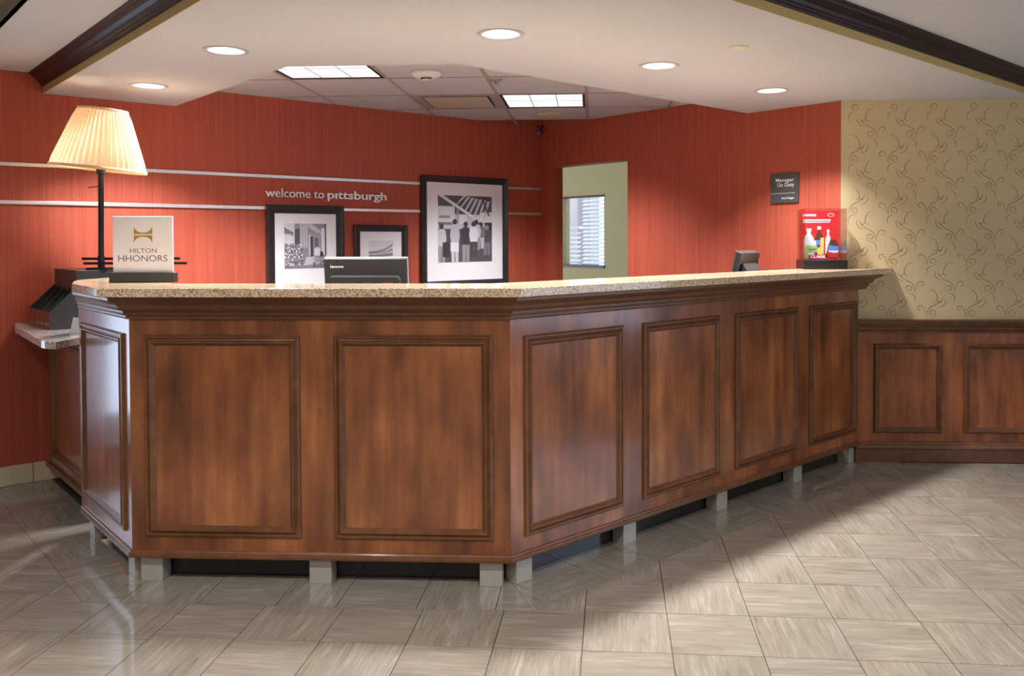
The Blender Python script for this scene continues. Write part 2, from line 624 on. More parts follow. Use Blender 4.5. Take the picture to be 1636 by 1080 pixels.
# daylit side window further along that wall
win = thing('window_left_offscreen', None, None, W1M(4.645, 0.10), kind='structure')
MB().frame(-0.405, 0.405, 0, 1.95, [(0, 0), (0, 0.03), (0.05, 0.03), (0.05, -0.06), (0, -0.06)], WOOD_DARK, True).build('window_frame', WOOD_DARK, win)
MB().box(-0.355, 0.355, 0.03, 0.036, 0.05, 1.90).build('window_pane', GLASS, win)

# beige tile skirting
sk = thing('baseboard_back', None, None, W1M(0), kind='structure')
for k, s in enumerate((3.555, 3.862, 4.168)):
    MB().box(-s - 0.305 + 0.306, -s - 0.002 + 0.306, -0.011, 0.0, 0.0, 0.112).build('skirting_tile', BASE_TILE, sk, bevel=0.002)

# metal rails
for k, z in enumerate((1.829, 1.611)):
    tr = MB().box(-4.22, -0.004, -0.013, 0.0, z, z + 0.022).build('trim_%d' % (k + 1), ALU, None, TR((CORN.x, CORN.y, 0), TH1), bevel=0.002)
    tr['kind'] = 'structure'

# ---- short red wall with doorway into the office
L2 = (CORN - KORN).length
D0, D1, DZ = 1.802, 2.681, 2.025
w2 = MB()
w2.xz_prism([(-L2 - 0.02, 0), (-D1, 0), (-D1, DZ), (-D0, DZ), (-D0, 0), (0, 0), (0, 2.6), (-L2 - 0.02, 2.6)], 0.0, 0.125)
o = w2.build('wall_side', RED, None, TR((KORN.x, KORN.y, 0), -45))
o['kind'] = 'structure'

# ---- ochre wall with wainscot
wr = MB().box(0.0, 3.0, 0.0, 0.13, 0.0, 2.6).build('wall_right', OCHRE, None, TR((KORN.x, KORN.y, 0), 0))
wr['kind'] = 'structure'
def ribbon(mb, pts, w, mat):
    P = [Vector(p) for p in pts]
    # catmull-rom
    Q = []
    for i in range(len(P) - 1):
        p0, p1, p2, p3 = P[max(i-1, 0)], P[i], P[i+1], P[min(i+2, len(P)-1)]
        for k in range(4):
            t = k / 4
            Q.append(0.5*((2*p1) + (p2-p0)*t + (2*p0-5*p1+4*p2-p3)*t*t + (3*p1-p0-3*p2+p3)*t**3))
    Q.append(P[-1])
    n = len(Q)
    v, f = [], []
    for i, q in enumerate(Q):
        d = (Q[min(i+1, n-1)] - Q[max(i-1, 0)])
        d = Vector((-d.y, d.x)).normalized() if d.length > 1e-9 else Vector((0, 1))
        ww = w * (0.25 + 0.75 * math.sin(math.pi * min(0.97, max(0.05, i/(n-1)))))
        v += [(q.x + d.x*ww, 0, q.y + d.y*ww), (q.x - d.x*ww, 0, q.y - d.y*ww)]
    for i in range(n-1):
        f.append((2*i, 2*i+1, 2*i+3, 2*i+2))
    mb.add(v, f, mat)
STROKES = [[(0, -88), (6, -50), (-12, -18), (-42, -4)],
           [(-42, -4), (-72, 12), (-72, 48), (-44, 58), (-24, 40), (-32, 18), (-50, 22), (-48, 38)],
           [(-6, -8), (-2, 40), (-30, 84), (-84, 112), (-130, 150), (-148, 178)],
           [(8, 0), (14, 48), (36, 90), (66, 96), (78, 74), (62, 56), (48, 66)],
           [(-216, 26), (-176, 16), (-148, -24), (-142, -66), (-158, -88), (-176, -78)],
           [(-142, -66), (-120, -90), (-104, -70)],
           [(-72, -52), (-70, -84), (-96, -120), (-138, -134)]]
scr = MB()
KS = 0.2415 / 338
def motif(cx, cz, mir):
    for st in STROKES:
        pts = [(cx + (-x if mir else x) * KS, cz + y * KS) for x, y in st]
        if min(p[0] for p in pts) < 1.576 or max(p[1] for p in pts) > 2.255 or min(p[1] for p in pts) < 0.90:
            continue
        ribbon(scr, pts, 0.0019, OCHRE_PRINT)
for i in range(-1, 12):
    for j in range(-2, 6):
        x = 1.786 + i * 0.2415
        z = 2.025 - j * 0.3215
        motif(x, z, False)
        motif(x + 105 * KS, z - 215 * KS, True)
so = scr.build('scroll_print', OCHRE_PRINT, wr, TR((0, KORN.y - 0.0008, 0)), recalc=False, kind='stuff')

wa = thing('trim_3', None, None, TR((1.70, 5.335, 0)), kind='structure')
WA = Matrix.Identity(4)
MB().box(1.60, 4.5, 5.315, 5.335, 0.10, 0.83).build('wainscot_board', WOOD_WAINS, wa, WA)
def profile_x(x0, x1, prof, y):
    """profile (proud, z) swept along x"""
    return MB().yz_prism([(y - p, z) for p, z in prof], x0, x1)
profile_x(1.66, 4.5, [(0, 0.808), (0.016, 0.812), (0.018, 0.822), (0.010, 0.828), (0.012, 0.842), (0.022, 0.856), (0.030, 0.868), (0.034, 0.884), (0.034, 0.893), (-0.018, 0.893), (-0.018, 0.808)], 5.315).build('chair_rail', WOOD_MOULD, wa, WA)
profile_x(1.66, 4.5, [(0.0, 0.128), (0.012, 0.126), (0.014, 0.114), (0.022, 0.108), (0.025, 0.096), (0.025, 0.086), (0.012, 0.080), (0.012, 0.0), (-0.018, 0.0), (-0.018, 0.128)], 5.315).build('base_moulding', WOOD_MOULD, wa, WA)
MPROF = [(0, 0), (0.001, 0.007), (0.006, 0.012), (0.013, 0.012), (0.017, 0.006), (0.021, 0.008), (0.026, 0.016), (0.033, 0.015), (0.039, 0.007), (0.043, 0.002), (0.047, 0.0015)]
MPROF2 = [(0, 0), (0.001, 0.010), (0.008, 0.017), (0.016, 0.016), (0.021, 0.009), (0.026, 0.008), (0.033, 0.002), (0.036, 0.0015)]
for x0, x1 in ((1.772, 2.189), (2.323, 2.74), (2.874, 3.29), (3.424, 3.84)):
    p = MB().box(x0 + 0.03, x1 - 0.03, 5.3135, 5.315, 0.213, 0.711).build('panel', WOOD_WAINS, wa, WA)
    MB().frame(x0, x1, 0.183, 0.741, MPROF2).build('panel_moulding', WOOD_MOULD, p, TR((0, 5.315, 0)))

# ---- lobby walls behind the camera, with windows
def window_in(M, w, z0, z1):
    t = thing('window_right_offscreen', None, None, M, kind='structure')
    MB().frame(-w/2, w/2, z0, z1, [(0, 0), (0, 0.02), (0.06, 0.02), (0.06, -0.06), (0, -0.06)], WHITE, True).build('window_frame', WHITE, t)
    MB().box(-0.02, 0.02, 0.01, 0.05, z0 + 0.06, z1 - 0.06).build('window_mullion', WHITE, t)
    for sx in (-1, 1):
        MB().box(min(0.02*sx, sx*(w/2-0.06)), max(0.02*sx, sx*(w/2-0.06)), 0.026, 0.032, z0 + 0.06, z1 - 0.06).build('window_pane', GLASS, t)
pE = CORN - U1 * WL
wlf = MB()
yl0, yl1 = -3.2, pE.y
def rect(a, b, c, d): return [(a, c), (b, c), (b, d), (a, d)]
# left wall, facing +x
wlf.xz_prism(rect(yl0, yl1, 0, 2.75), 0.0, 0.13)
o = wlf.build('wall_left', PLASTER, None, TR((pE.x, 0, 0), 90))
o['kind'] = 'structure'
wrr = MB()
wrr.xz_prism(rect(-5.335, 3.2, 0, 2.75), 0.0, 0.13, None, [rect(-4.2, -2.4, 0.5, 2.1), rect(-1.6, 0.2, 0.5, 2.1)])
o = wrr.build('wall_east', PLASTER, None, TR((4.45, 0, 0), -90))
o['kind'] = 'structure'
for k, y in enumerate((3.3, 0.7)):
    window_in(TR((4.45, y, 0), -90), 1.8, 0.5, 2.1)
wf = MB()
wf.xz_prism(rect(-4.6, 4.6, 0, 2.75), 0.0, 0.13)
o = wf.build('wall_front', PLASTER, None, TR((0, -3.2, 0), 180))
o['kind'] = 'structure'

# ---- ceilings
E_L, E_R = 1.565, 2.560          # soffit outer edges: x+y, y-x
I_L, I_A, I_B = 2.600, 4.100, 4.740   # soffit inner edges: x+y, y, y-x
def at_w1_xpy(c):       # point of the long red wall with x+y=c
    s = (CORN.x + CORN.y - c) / (U1.x + U1.y)
    p = CORN - U1*s
    return (p.x, p.y)
def at_w2_ymx(c):
    # x+y = KORN sum
    t = KORN.x + KORN.y
    return ((t - c)/2, (t + c)/2)
sof_poly = [at_w1_xpy(E_L), (-0.80, E_L + 0.80), (-0.20, E_R - 0.20), (5.33 - E_R, 5.33), (KORN.x, 5.33), at_w2_ymx(I_B), (I_A - I_B, I_A), (I_L - I_A, I_A), at_w1_xpy(I_L)]
DOWN = [(-1.645, 3.735), (-2.444, 4.551), (-0.371, 3.514), (0.345, 4.198), (1.058, 4.942)]
R_CAN = 0.082
def circ(c, r, n=28): return [(c[0] + r*math.cos(2*math.pi*k/n), c[1] + r*math.sin(2*math.pi*k/n)) for k in range(n)]
ce = thing('ceiling', None, None, TR((0, 0, 0)), kind='structure')
sof = MB().prism(sof_poly, Z_SOF, 2.372 + 0.05, None, [circ(c, R_CAN) for c in DOWN])
sof.build('soffit', CEIL, ce)
# ochre fascia and dark crown on the two outer edges
def edge_run(a, b, prof, name, mat, parent):
    """profile (out, z) swept from a to b; out = to the left of a->b"""
    a, b = Vector(a), Vector(b)
    d = (b - a).normalized()
    n = Vector((-d.y, d.x))
    v = []
    for p in (a, b):
        for o_, z in prof:
            q = p + n*o_
            v.append((q.x, q.y, z))
    k = len(prof)
    f = [(i, (i+1) % k, k + (i+1) % k, k + i) for i in range(k)] + [tuple(reversed(range(k))), tuple(range(k, 2*k))]
    return MB().add(v, f).build(name, mat, parent)
FASC = [(0.0, Z_SOF), (0.004, Z_SOF), (0.004, 2.302), (0.0, 2.302)]
CROWN = [(0.0, 2.298), (0.010, 2.298), (0.012, 2.306), (0.018, 2.309), (0.020, 2.317), (0.028, 2.320), (0.034, 2.332), (0.046, 2.345), (0.060, 2.352), (0.064, 2.360), (0.074, 2.364), (0.076, 2.372), (0.0, 2.372)]
pl = [Vector(at_w1_xpy(E_L)) + Vector((0.003, -0.003)), Vector((-0.80, E_L + 0.80))]
pr = [Vector((-0.20, E_R - 0.20)), Vector((5.33 - E_R, 5.33))]
# outside of the left edge is towards (-1,-1); of the right edge towards (1,-1)
edge_run(pl[1], pl[0], FASC, 'fascia', YFASCIA, ce)
edge_run(pl[1], pl[0], CROWN, 'crown_moulding', WOOD_DARK, ce)
edge_run(pr[0], pl[1], FASC, 'fascia', YFASCIA, ce)
edge_run(pr[0], pl[1], CROWN, 'crown_moulding', WOOD_DARK, ce)
edge_run(pr[1], pr[0], FASC, 'fascia', YFASCIA, ce)
edge_run(pr[1], pr[0], CROWN, 'crown_moulding', WOOD_DARK, ce)
# lobby ceiling with a raised tray
lob = [(-5.2, -3.35), (4.6, -3.35), (4.6, 5.42), (1.57, 5.42), (1.0, 5.42), (-0.2, 3.6), (-1.2, 3.6), (-2.72, 5.10), (-3.3, 4.74), (-5.2, 2.9)]
tray = [(-3.6, -2.4), (3.2, -2.4), (3.2, 2.0), (0.2, 1.75), (-0.6, 1.6), (-2.72, 3.72), (-3.6, 2.9)]
MB().prism(lob, Z_CEIL, 2.45, None, [tray]).build('lobby_ceiling', CEIL, ce)
MB().prism([(-3.75, -2.55), (3.35, -2.55), (3.35, 2.15), (0.1, 1.95), (-0.55, 1.85), (-2.72, 4.0), (-3.75, 3.05)], 2.62, 2.68).build('tray_ceiling', CEIL, ce)
for k in range(len(tray)):
    a, b = Vector(tray[k]), Vector(tray[(k+1) % len(tray)])
    edge_run(a, b, [(0.0, Z_CEIL), (0.0, 2.63), (-0.02, 2.63), (-0.02, Z_CEIL)], 'tray_fascia', YFASCIA, ce)

# suspended tiles over the desk
CXS = [-1.832 + 0.604*k for k in range(-2, 6)]
CYS = [4.455 + 0.604*k for k in range(-1, 5)]
for i in range(len(CXS) - 1):
    for j in range(len(CYS) - 1):
        x0, x1, y0, y1 = CXS[i], CXS[i+1], CYS[j], CYS[j+1]
        if (i, j) in ((2, 1), (4, 3), (3, 3)):
            continue            # light fittings and the vent sit here
        g = 0.011
        p = [(x0+g, y0+g), (x1-g, y0+g), (x1-g, y1-g), (x0+g, y1-g)]
        p = clip(p, -1, -1, -I_L)
        if p: p = clip(p, 0, -1, -I_A)
        if p: p = clip(p, 1, -1, -I_B)
        if p: p = clip(p, -N1.x, -N1.y, -W1C - 0.002)
        if p: p = clip(p, 1, 1, KORN.x + KORN.y - 0.003)
        if p and area(p) > 1e-3:
            MB().prism(p, Z_TILE, Z_TILE + 0.016).build('ceiling_tile', CEIL_TILE, ce)
def bar(poly):
    p = clip(poly, -1, -1, -I_L)
    if p: p = clip(p, 0, -1, -I_A)
    if p: p = clip(p, 1, -1, -I_B)
    if p: p = clip(p, -N1.x, -N1.y, -W1C - 0.002)
    if p: p = clip(p, 1, 1, KORN.x + KORN.y - 0.003)
    if p and area(p) > 1e-4:
        MB().prism(p, Z_TILE - 0.002, Z_TILE + 0.010).build('grid_bar', TBAR, ce)
for x in CXS:
    bar([(x-.012, 4.0), (x+.012, 4.0), (x+.012, 7.6), (x-.012, 7.6)])
for y in CYS:
    for i in range(len(CXS) - 1):
        bar([(CXS[i]+.0125, y-.007), (CXS[i+1]-.0125, y-.007), (CXS[i+1]-.0125, y+.007), (CXS[i]+.0125, y+.007)])
# slab above everything
up = MB().box(-5.4, 4.7, -3.5, 9.4, 2.70, 2.80).build('roof_slab', CEIL, ce)

# ---- office beyond the doorway
OD = 1.5          # distance of the yellow wall behind the short red wall
ow = MB()
WX0, WX1, WZ0, WZ1 = -4.145, -3.51, 1.122, 1.856
ow.xz_prism(rect(-6.2, -1.2, 0, 2.6), 0.0, 0.10, None, [rect(WX0, WX1, WZ0, WZ1)])
pO = KORN - N2 * OD
o = ow.build('wall_office', OFFICE_WALL, None, TR((pO.x, pO.y, 0), -45))
o['kind'] = 'structure'
MO = TR((pO.x, pO.y, 0), -45)
wn = thing('window_1', None, None, MO @ Matrix.Translation((0, 0, 0)), kind='structure')
MB().box(WX0 - 0.01, WX1 + 0.01, -0.012, 0.10, WZ0 - 0.03, WZ0).build('window_sill', BLACKM, wn)
MB().box(WX0 - 0.01, WX1 + 0.01, -0.012, 0.02, WZ1, WZ1 + 0.014).build('window_head', WOOD_DARK, wn)
MB().box(WX0, WX1, 0.05, 0.055, WZ0, WZ1).build('window_pane', GLASS, wn)
# office side walls and ceiling
oc = MB().prism([tuple((TR((KORN.x, KORN.y, 0), -45) @ Vector(p))[:2]) for p in ((-6.2, 0.126, 0), (-1.2, 0.126, 0), (-1.2, OD - 0.001, 0), (-6.2, OD - 0.001, 0))], 2.45, 2.5).build('ceiling_office', CEIL, None)
oc['kind'] = 'structure'
o = MB().box(-1.2, -1.1, 0.126, OD + 2.0, 0, 2.6).build('wall_office_east', OFFICE_WALL, None, TR((KORN.x, KORN.y, 0), -45))
o['kind'] = 'structure'
o = MB().box(-6.3, -6.2, 0.126, OD + 2.0, 0, 2.6).build('wall_office_west', OFFICE_WALL, None, TR((KORN.x, KORN.y, 0), -45))
o['kind'] = 'structure'
of = MB().prism([tuple((TR((KORN.x, KORN.y, 0), -45) @ Vector(p))[:2]) for p in ((-6.2, 0.126, 0), (-1.2, 0.126, 0), (-1.2, OD + 2.0, 0), (-6.2, OD + 2.0, 0))], -0.003, 0.0).build('floor_office', CARPET, None)
of['kind'] = 'structure'
# back room wall seen through the office window, open to daylight on its right half
o = MB().box(-6.2, -5.02, 1.15, 1.25, 0, 2.6).build('wall_backroom', PINKW, None, MO)
o['kind'] = 'structure'
o = MB().box(-5.02, -4.80, 1.08, 1.25, 0, 2.6).build('trim_4', plain('brown_column_paint', (0.22, 0.15, 0.13), 0.6), None, MO)
o['kind'] = 'structure'

# ================================================================== LIGHT FITTINGS
def downlight(c, z, label, group, watts, col, spread=112, suffix='', lamp_name='lamp'):
    t = thing('downlight' + suffix, label, 'ceiling light', TR((c[0], c[1], z)), group)
    MB().lathe([(R_CAN - 0.001, 0.0), (R_CAN - 0.001, -0.003), (R_CAN + 0.016, -0.004), (R_CAN + 0.018, -0.0005), (R_CAN - 0.001, 0.0)], 28, cap=False).build('trim_ring', RINGM, t, smooth=True)
    MB().lathe([(R_CAN - 0.002, -0.002), (R_CAN - 0.012, 0.05), (R_CAN - 0.03, 0.085)], 28, cap=False).build('reflector', CANM, t, smooth=True)
    MB().lathe([(R_CAN - 0.016, 0.028), (R_CAN - 0.016, 0.032)], 28).build('lens', LENS, t)
    lightobj(lamp_name, TR((c[0], c[1], z - 0.008)), 0.13, watts, col, spread, t)
    return t
LAMP_COL = (0.97, 0.96, 1.0)
dl_names = ['recessed round downlight in the soffit above the corner of the counter by the lamp', 'recessed round downlight in the soffit right over the shaded table lamp',
            'recessed round downlight in the soffit over the counter corner facing the lobby', 'recessed round downlight in the soffit above the middle of the angled counter run',
            'recessed round downlight in the soffit close to the ochre wallpaper']
for c, n in zip(DOWN, dl_names):
    downlight(c, Z_SOF, n, 'recessed downlights in the soffit', DOWN_W, LAMP_COL)
for x, sx in ((-2.0, 'left'), (0.3, 'middle'), (2.6, 'right')):
    for y, sy in ((-0.7, 'rear'), (1.3, 'front')):
        downlight((x, y), 2.62, 'recessed round downlight in the lobby ceiling', 'recessed downlights of the lobby ceiling', LOBBY_W, LAMP_COL, 140, '_offscreen', 'lamp_%s_%s_offscreen' % (sx, sy))

def troffer(x0, y0, label):
    x1, y1 = x0 + 0.604, y0 + 0.604
    c = ((x0 + x1)/2, (y0 + y1)/2)
    z = Z_TILE
    t = thing('troffer_light', label, 'ceiling light', TR((c[0], c[1], z)), 'square fluorescent fittings in the tiled ceiling')
    h = 0.290
    fr = MB()
    fr.prism([(-h, -h), (h, -h), (h, h), (-h, h)], -0.002, 0.050, None, [[(-h+.018, -h+.018), (h-.018, -h+.018), (h-.018, h-.018), (-h+.018, h-.018)]])
    fr.build('housing', BLACKM, t)
    MB().box(-h+.018, h-.018, -h+.018, h-.018, 0.004, 0.008).build('diffuser', TUBE, t)
    for k in (-1, 1):
        MB().box(k*0.091 - 0.003, k*0.091 + 0.003, -h+.02, h-.02, 0.0005, 0.004).build('louvre_blade', TROFF, t)
    for k in (0.0,):
        MB().box(-h+.02, h-.02, k - 0.003, k + 0.003, 0.001, 0.0038).build('cross_blade', TROFF, t)
    lightobj('lamp', TR((c[0], c[1], z - 0.006)), 0.5, TROFFER_W, LAMP_COL, 108, t, 'SQUARE')
troffer(CXS[2], CYS[1], 'square fluorescent ceiling light half hidden behind the soffit edge')
troffer(CXS[4], CYS[3], 'square fluorescent ceiling light between the vent and the round speaker disc')
# air vent
x0, y0 = CXS[3], CYS[3]
v = thing('ceiling_vent', 'square beige air vent with a flat centre plate in the tiled ceiling', 'vent', TR((x0 + 0.302, y0 + 0.302, Z_TILE)))
h = 0.289
VENT = plain('beige_vent_paint', (0.50, 0.45, 0.36), 0.6)
MB().prism([(-h, -h), (h, -h), (h, h), (-h, h)], 0.0, 0.012, None, [[(-.235, -.235), (.235, -.235), (.235, .235), (-.235, .235)]]).build('frame', TBAR, v)
MB().box(-.262, .262, -.262, .262, 0.028, 0.032).build('backing', BLACKM, v)
MB().box(-.222, .222, -.222, .222, -0.006, 0.0).build('plate', VENT, v, bevel=0.003)
MB().box(-0.01, 0.01, -0.01, 0.01, 0.0, 0.028).build('stem', BLACKM, v)

sd = thing('smoke_detector', 'round white smoke detector on the tiled ceiling', 'detector', TR((-0.955, 4.885, Z_TILE)))
MB().lathe([(0.085, 0.0), (0.088, -0.012), (0.080, -0.024), (0.060, -0.034)], 28).build('housing', WHITE, sd, smooth=True)
MB().lathe([(0.032, -0.034), (0.030, -0.046)], 20).build('sensor_cap', WHITE, sd)
for k in range(5):
    a = -math.pi/2 + (k - 2)*0.5
    MB().box(-0.006, 0.006, -0.003, 0.003, -0.045, -0.036).build('vent_slot', BLACKM, sd, WM[sd] @ TR((0.0315*math.cos(a), 0.0315*math.sin(a), 0), math.degrees(a) + 90))
sp = thing('fire_sprinkler', 'small metal fire sprinkler head beside the ceiling grid bar', 'sprinkler', TR((-0.575, 5.145, Z_TILE)))
MB().lathe([(0.040, 0.0), (0.038, -0.006), (0.014, -0.010)], 20).build('escutcheon', STEEL, sp, smooth=True)
MB().lathe([(0.008, -0.010), (0.008, -0.026), (0.004, -0.030)], 12).build('stem', STEEL, sp)
MB().lathe([(0.020, -0.030), (0.020, -0.032)], 16).build('deflector', STEEL, sp)
ds = thing('ceiling_speaker', 'thin round ivory disc on the ceiling tile near the corner', 'speaker', TR((-0.305, 6.59, Z_TILE)))
MB().lathe([(0.096, 0.0), (0.096, -0.004), (0.088, -0.008)], 32).build('rim', OFFW, ds, smooth=False)
MB().lathe([(0.084, -0.008), (0.080, -0.010)], 32).build('grille', OFFW, ds)
dc = thing('sprinkler_cover', 'small flat ivory cover disc on the soffit', 'ceiling disc', TR((0.669, 3.817, Z_SOF)))
MB().lathe([(0.043, 0.0), (0.043, -0.004), (0.038, -0.007)], 28).build('cover', OFFW, dc)
MB().lathe([(0.030, -0.007), (0.028, -0.0085)], 24).build('centre', OFFW, dc)
# security camera in the corner
pc = CORN + N1*0.06 + N2*0.05
sc = thing('security_camera', 'small black security camera hanging in the ceiling corner', 'camera', TR((pc.x, pc.y, Z_TILE), 0))
MB().lathe([(0.030, 0.0), (0.028, -0.010)], 16).build('mount', BLACKM, sc)
MB().tube((0, 0, -0.010), (0, 0, -0.045), 0.009).build('arm', BLACKM, sc)
bd = MB().tube((0.0, 0.022, -0.052), (-0.012, -0.035, -0.066), 0.021, 14).build('body', DARKGREEN, sc)
MB().tube((-0.0122, -0.036, -0.0662), (-0.013, -0.040, -0.067), 0.014, 12).build('lens', BLACKM, bd)

# ================================================================== RECEPTION COUNTER
PX = [Vector((-2.44, 3.873)), Vector((-1.872, 3.305)), Vector((-0.318, 3.305)), Vector((1.665, 5.288))]
MV = [Vector((1.57, -2.984)), Vector((-0.4142, -1.0)), Vector((0.4142, -1.0)), Vector((1.4142, 0.0))]
ND = [Vector((-S2, -S2)), Vector((0, -1)), Vector((S2, -S2))]
def run(seg, prof, end_y=None, end_m=None):
    """closed profile (offset outwards, z) swept along one face of the counter with mitred ends"""
    mb = MB()
    v = []
    for k in (seg, seg + 1):
        p, m = PX[k], MV[k]
        if k == 3 and end_y is not None:
            p = PX[2] + Vector((1, 1)) * (end_y - PX[2].y)
        for o_, z in prof:
            q = p + (ND[0] if (k == 0 and o_ < 0) else m) * o_
            v.append((q.x, q.y, z))
    n = len(prof)
    f = [(i, (i+1) % n, n + (i+1) % n, n + i) for i in range(n)] + [tuple(reversed(range(n))), tuple(range(n, 2*n))]
    return mb.add(v, f)
rc = thing('reception_counter', 'long angled cherry wood reception counter with raised panels on steel feet', 'counter', TR((-1.095, 3.305, 0)))
I4 = Matrix.Identity(4)
FACE = [('L', 0, -45, PX[1], -1), ('A', 1, 0, PX[1], 1), ('B', 2, 45, PX[2], 1)]
CR = [(0.0, 1.080), (0.010, 1.082), (0.014, 1.088), (0.014, 1.096), (0.022, 1.100), (0.026, 1.108), (0.026, 1.115), (0.036, 1.119), (0.044, 1.128), (0.050, 1.140), (0.062, 1.150), (0.080, 1.158), (0.088, 1.162), (0.088, 1.172), (0.096, 1.1775), (0.0, 1.1775)]
BM = [(0.0, 0.138), (0.006, 0.136), (0.009, 0.130), (0.014, 0.127), (0.016, 0.120), (0.016, 0.112), (0.010, 0.107), (-0.06, 0.107), (-0.06, 0.112), (0.0, 0.112)]
for nm, seg, rot, org, sg in FACE:
    M = TR((PX[seg].x, PX[seg].y, 0), 0)
    def loc(mb, M=M):
        Mi = M.inverted()
        mb.v = [tuple(Mi @ Vector(p)) for p in mb.v]
        return mb
    loc(run(seg, [(0, 0.112), (0, 1.1775), (-0.025, 1.1775), (-0.025, 0.112)])).build('face_board', WOOD, rc, M)
    loc(run(seg, CR, 5.333)).build('crown_moulding', WOOD_MOULD, rc, M)
    loc(run(seg, BM)).build('base_moulding', WOOD_MOULD, rc, M)
    loc(run(seg, [(-0.096, 0.0), (-0.096, 0.1065), (-0.115, 0.1065), (-0.115, 0.0)], 5.312)).build('kick_board', KICK, rc, M)
    loc(run(seg, [(-0.190, 0.0), (-0.190, 1.1775), (-0.205, 1.1775), (-0.205, 0.0)])).build('back_board', WOOD, rc, M)
def panel_on(org, rot, x0, x1, z0, z1):
    M = TR((org.x, org.y, 0), rot)
    p = MB().box(x0 + 0.04, x1 - 0.04, -0.0016, 0.0, z0 + 0.04, z1 - 0.04).build('panel', WOOD, rc, M)
    MB().frame(x0, x1, z0, z1, MPROF).build('panel_moulding', WOOD_MOULD, p, M)
PZ0, PZ1 = 0.195, 1.018
panel_on(Vector((0, 3.305)), 0, -1.810, -1.167, PZ0, PZ1)
panel_on(Vector((0, 3.305)), 0, -1.029, -0.387, PZ0, PZ1)
for a, b in ((0.070, 0.657), (0.790, 1.377), (1.511, 2.110), (2.232, 2.790)):
    panel_on(PX[2], 45, a, b, PZ0, PZ1 - 0.006)
panel_on(PX[1], -45, -0.735, -0.071, PZ0, PZ1)
def foot(org, rot, x0, x1, y=0.020):
    M = TR((org.x, org.y, 0), rot)
    MB().box(x0, x1, y, y + 0.07, 0.0, 0.107).build('foot', STEEL, rc, M, bevel=0.002)
for a, b in ((-1.848, -1.756), (-1.144, -1.053), (-0.447, -0.355)):
    foot(Vector((0, 3.305)), 0, a, b)
for a, b in ((0.045, 0.13), (0.682, 0.768), (1.385, 1.475), (2.108, 2.196), (2.74, 2.80)):
    foot(PX[2], 45, a, b)
for a, b in ((-0.745, -0.66), (-0.125, -0.040)):
    foot(PX[1], -45, a, b)

# granite top of the counter
OV, BK = 0.130, 0.215
top = MB().prism([(-2.262, 3.545), tuple(PX[1] + MV[1]*OV), tuple(PX[2] + MV[2]*OV), (5.334 - (PX[2].y - PX[2].x - OV/S2), 5.334),
                  (5.334 - (PX[2].y - PX[2].x + BK/S2), 5.334), tuple(PX[2] - MV[2]*BK), tuple(PX[1] - MV[1]*BK), (-2.430, 4.17), (-2.440, 3.87), (-2.372, 3.728)], 1.178, 1.214)
o = top.build('granite_countertop', GRANITE, None, I4, bevel=0.004)
tag(o, 'polished beige speckled granite top along the tall wooden counter', 'countertop')

# lower cabinet and its shelf between the counter end and the red wall
lc = thing('low_cabinet', 'dark wooden cabinet under the low granite shelf by the red wall', 'cabinet', TR((-2.78, 4.31, 0), -45))
# local x along (0.707,-0.707), y into (0.707,0.707)
MB().box(-0.455, 0.425, 0.0, 0.30, 0.112, 0.898).build('body', WOOD, lc)
p = MB().box(-0.30, 0.33, -0.0016, 0.0, 0.235, 0.82).build('panel', WOOD, lc)
MB().frame(-0.35, 0.38, 0.185, 0.87, MPROF).build('panel_moulding', WOOD_MOULD, p, WM[lc])
MB().box(-0.50, 0.425, -0.014, 0.0, 0.107, 0.135).build('base_moulding', WOOD_MOULD, lc)
MB().box(-0.42, 0.425, 0.075, 0.10, 0.0, 0.111).build('kick_board', KICK, lc)
ls = MB().prism([(-3.292, 4.630), (-3.150, 4.425), (-2.560, 3.775), (-2.525, 3.748), (-2.480, 3.738), (-2.466, 3.738), (-2.466, 4.215), (-2.08, 4.60), (-2.62, 5.265)], 0.899, 0.935)
o = ls.build('granite_shelf', GRANITE2, None, I4, bevel=0.004)
tag(o, 'low grey speckled granite shelf jutting out from the red wall', 'shelf')

# staff desk behind the counter (carries the monitors)
dk = thing('staff_desk', 'grey laminate staff desk behind the tall counter', 'desk', TR((-1.0, 3.9, 0)))
MB().prism([tuple(PX[1] - MV[1]*0.225), tuple(PX[2] - MV[2]*0.225), (1.03, 4.97), (0.60, 5.40), tuple(PX[2] - MV[2]*0.80), tuple(PX[1] - MV[1]*0.80)], 0.745, 0.78).build('desk_top', DESKM, dk, I4)
MB().box(-1.60, -1.57, 3.56, 4.05, 0.0, 0.745).build('side_panel', DESKM, dk, I4)
MB().box(-0.60, -0.57, 3.56, 4.05, 0.0, 0.745).build('side_panel', DESKM, dk, I4)
MB().box(0.92, 0.95, 0.25, 0.74, 0.0, 0.745).build('side_panel', DESKM, dk, TR((PX[2].x, PX[2].y, 0), 45))

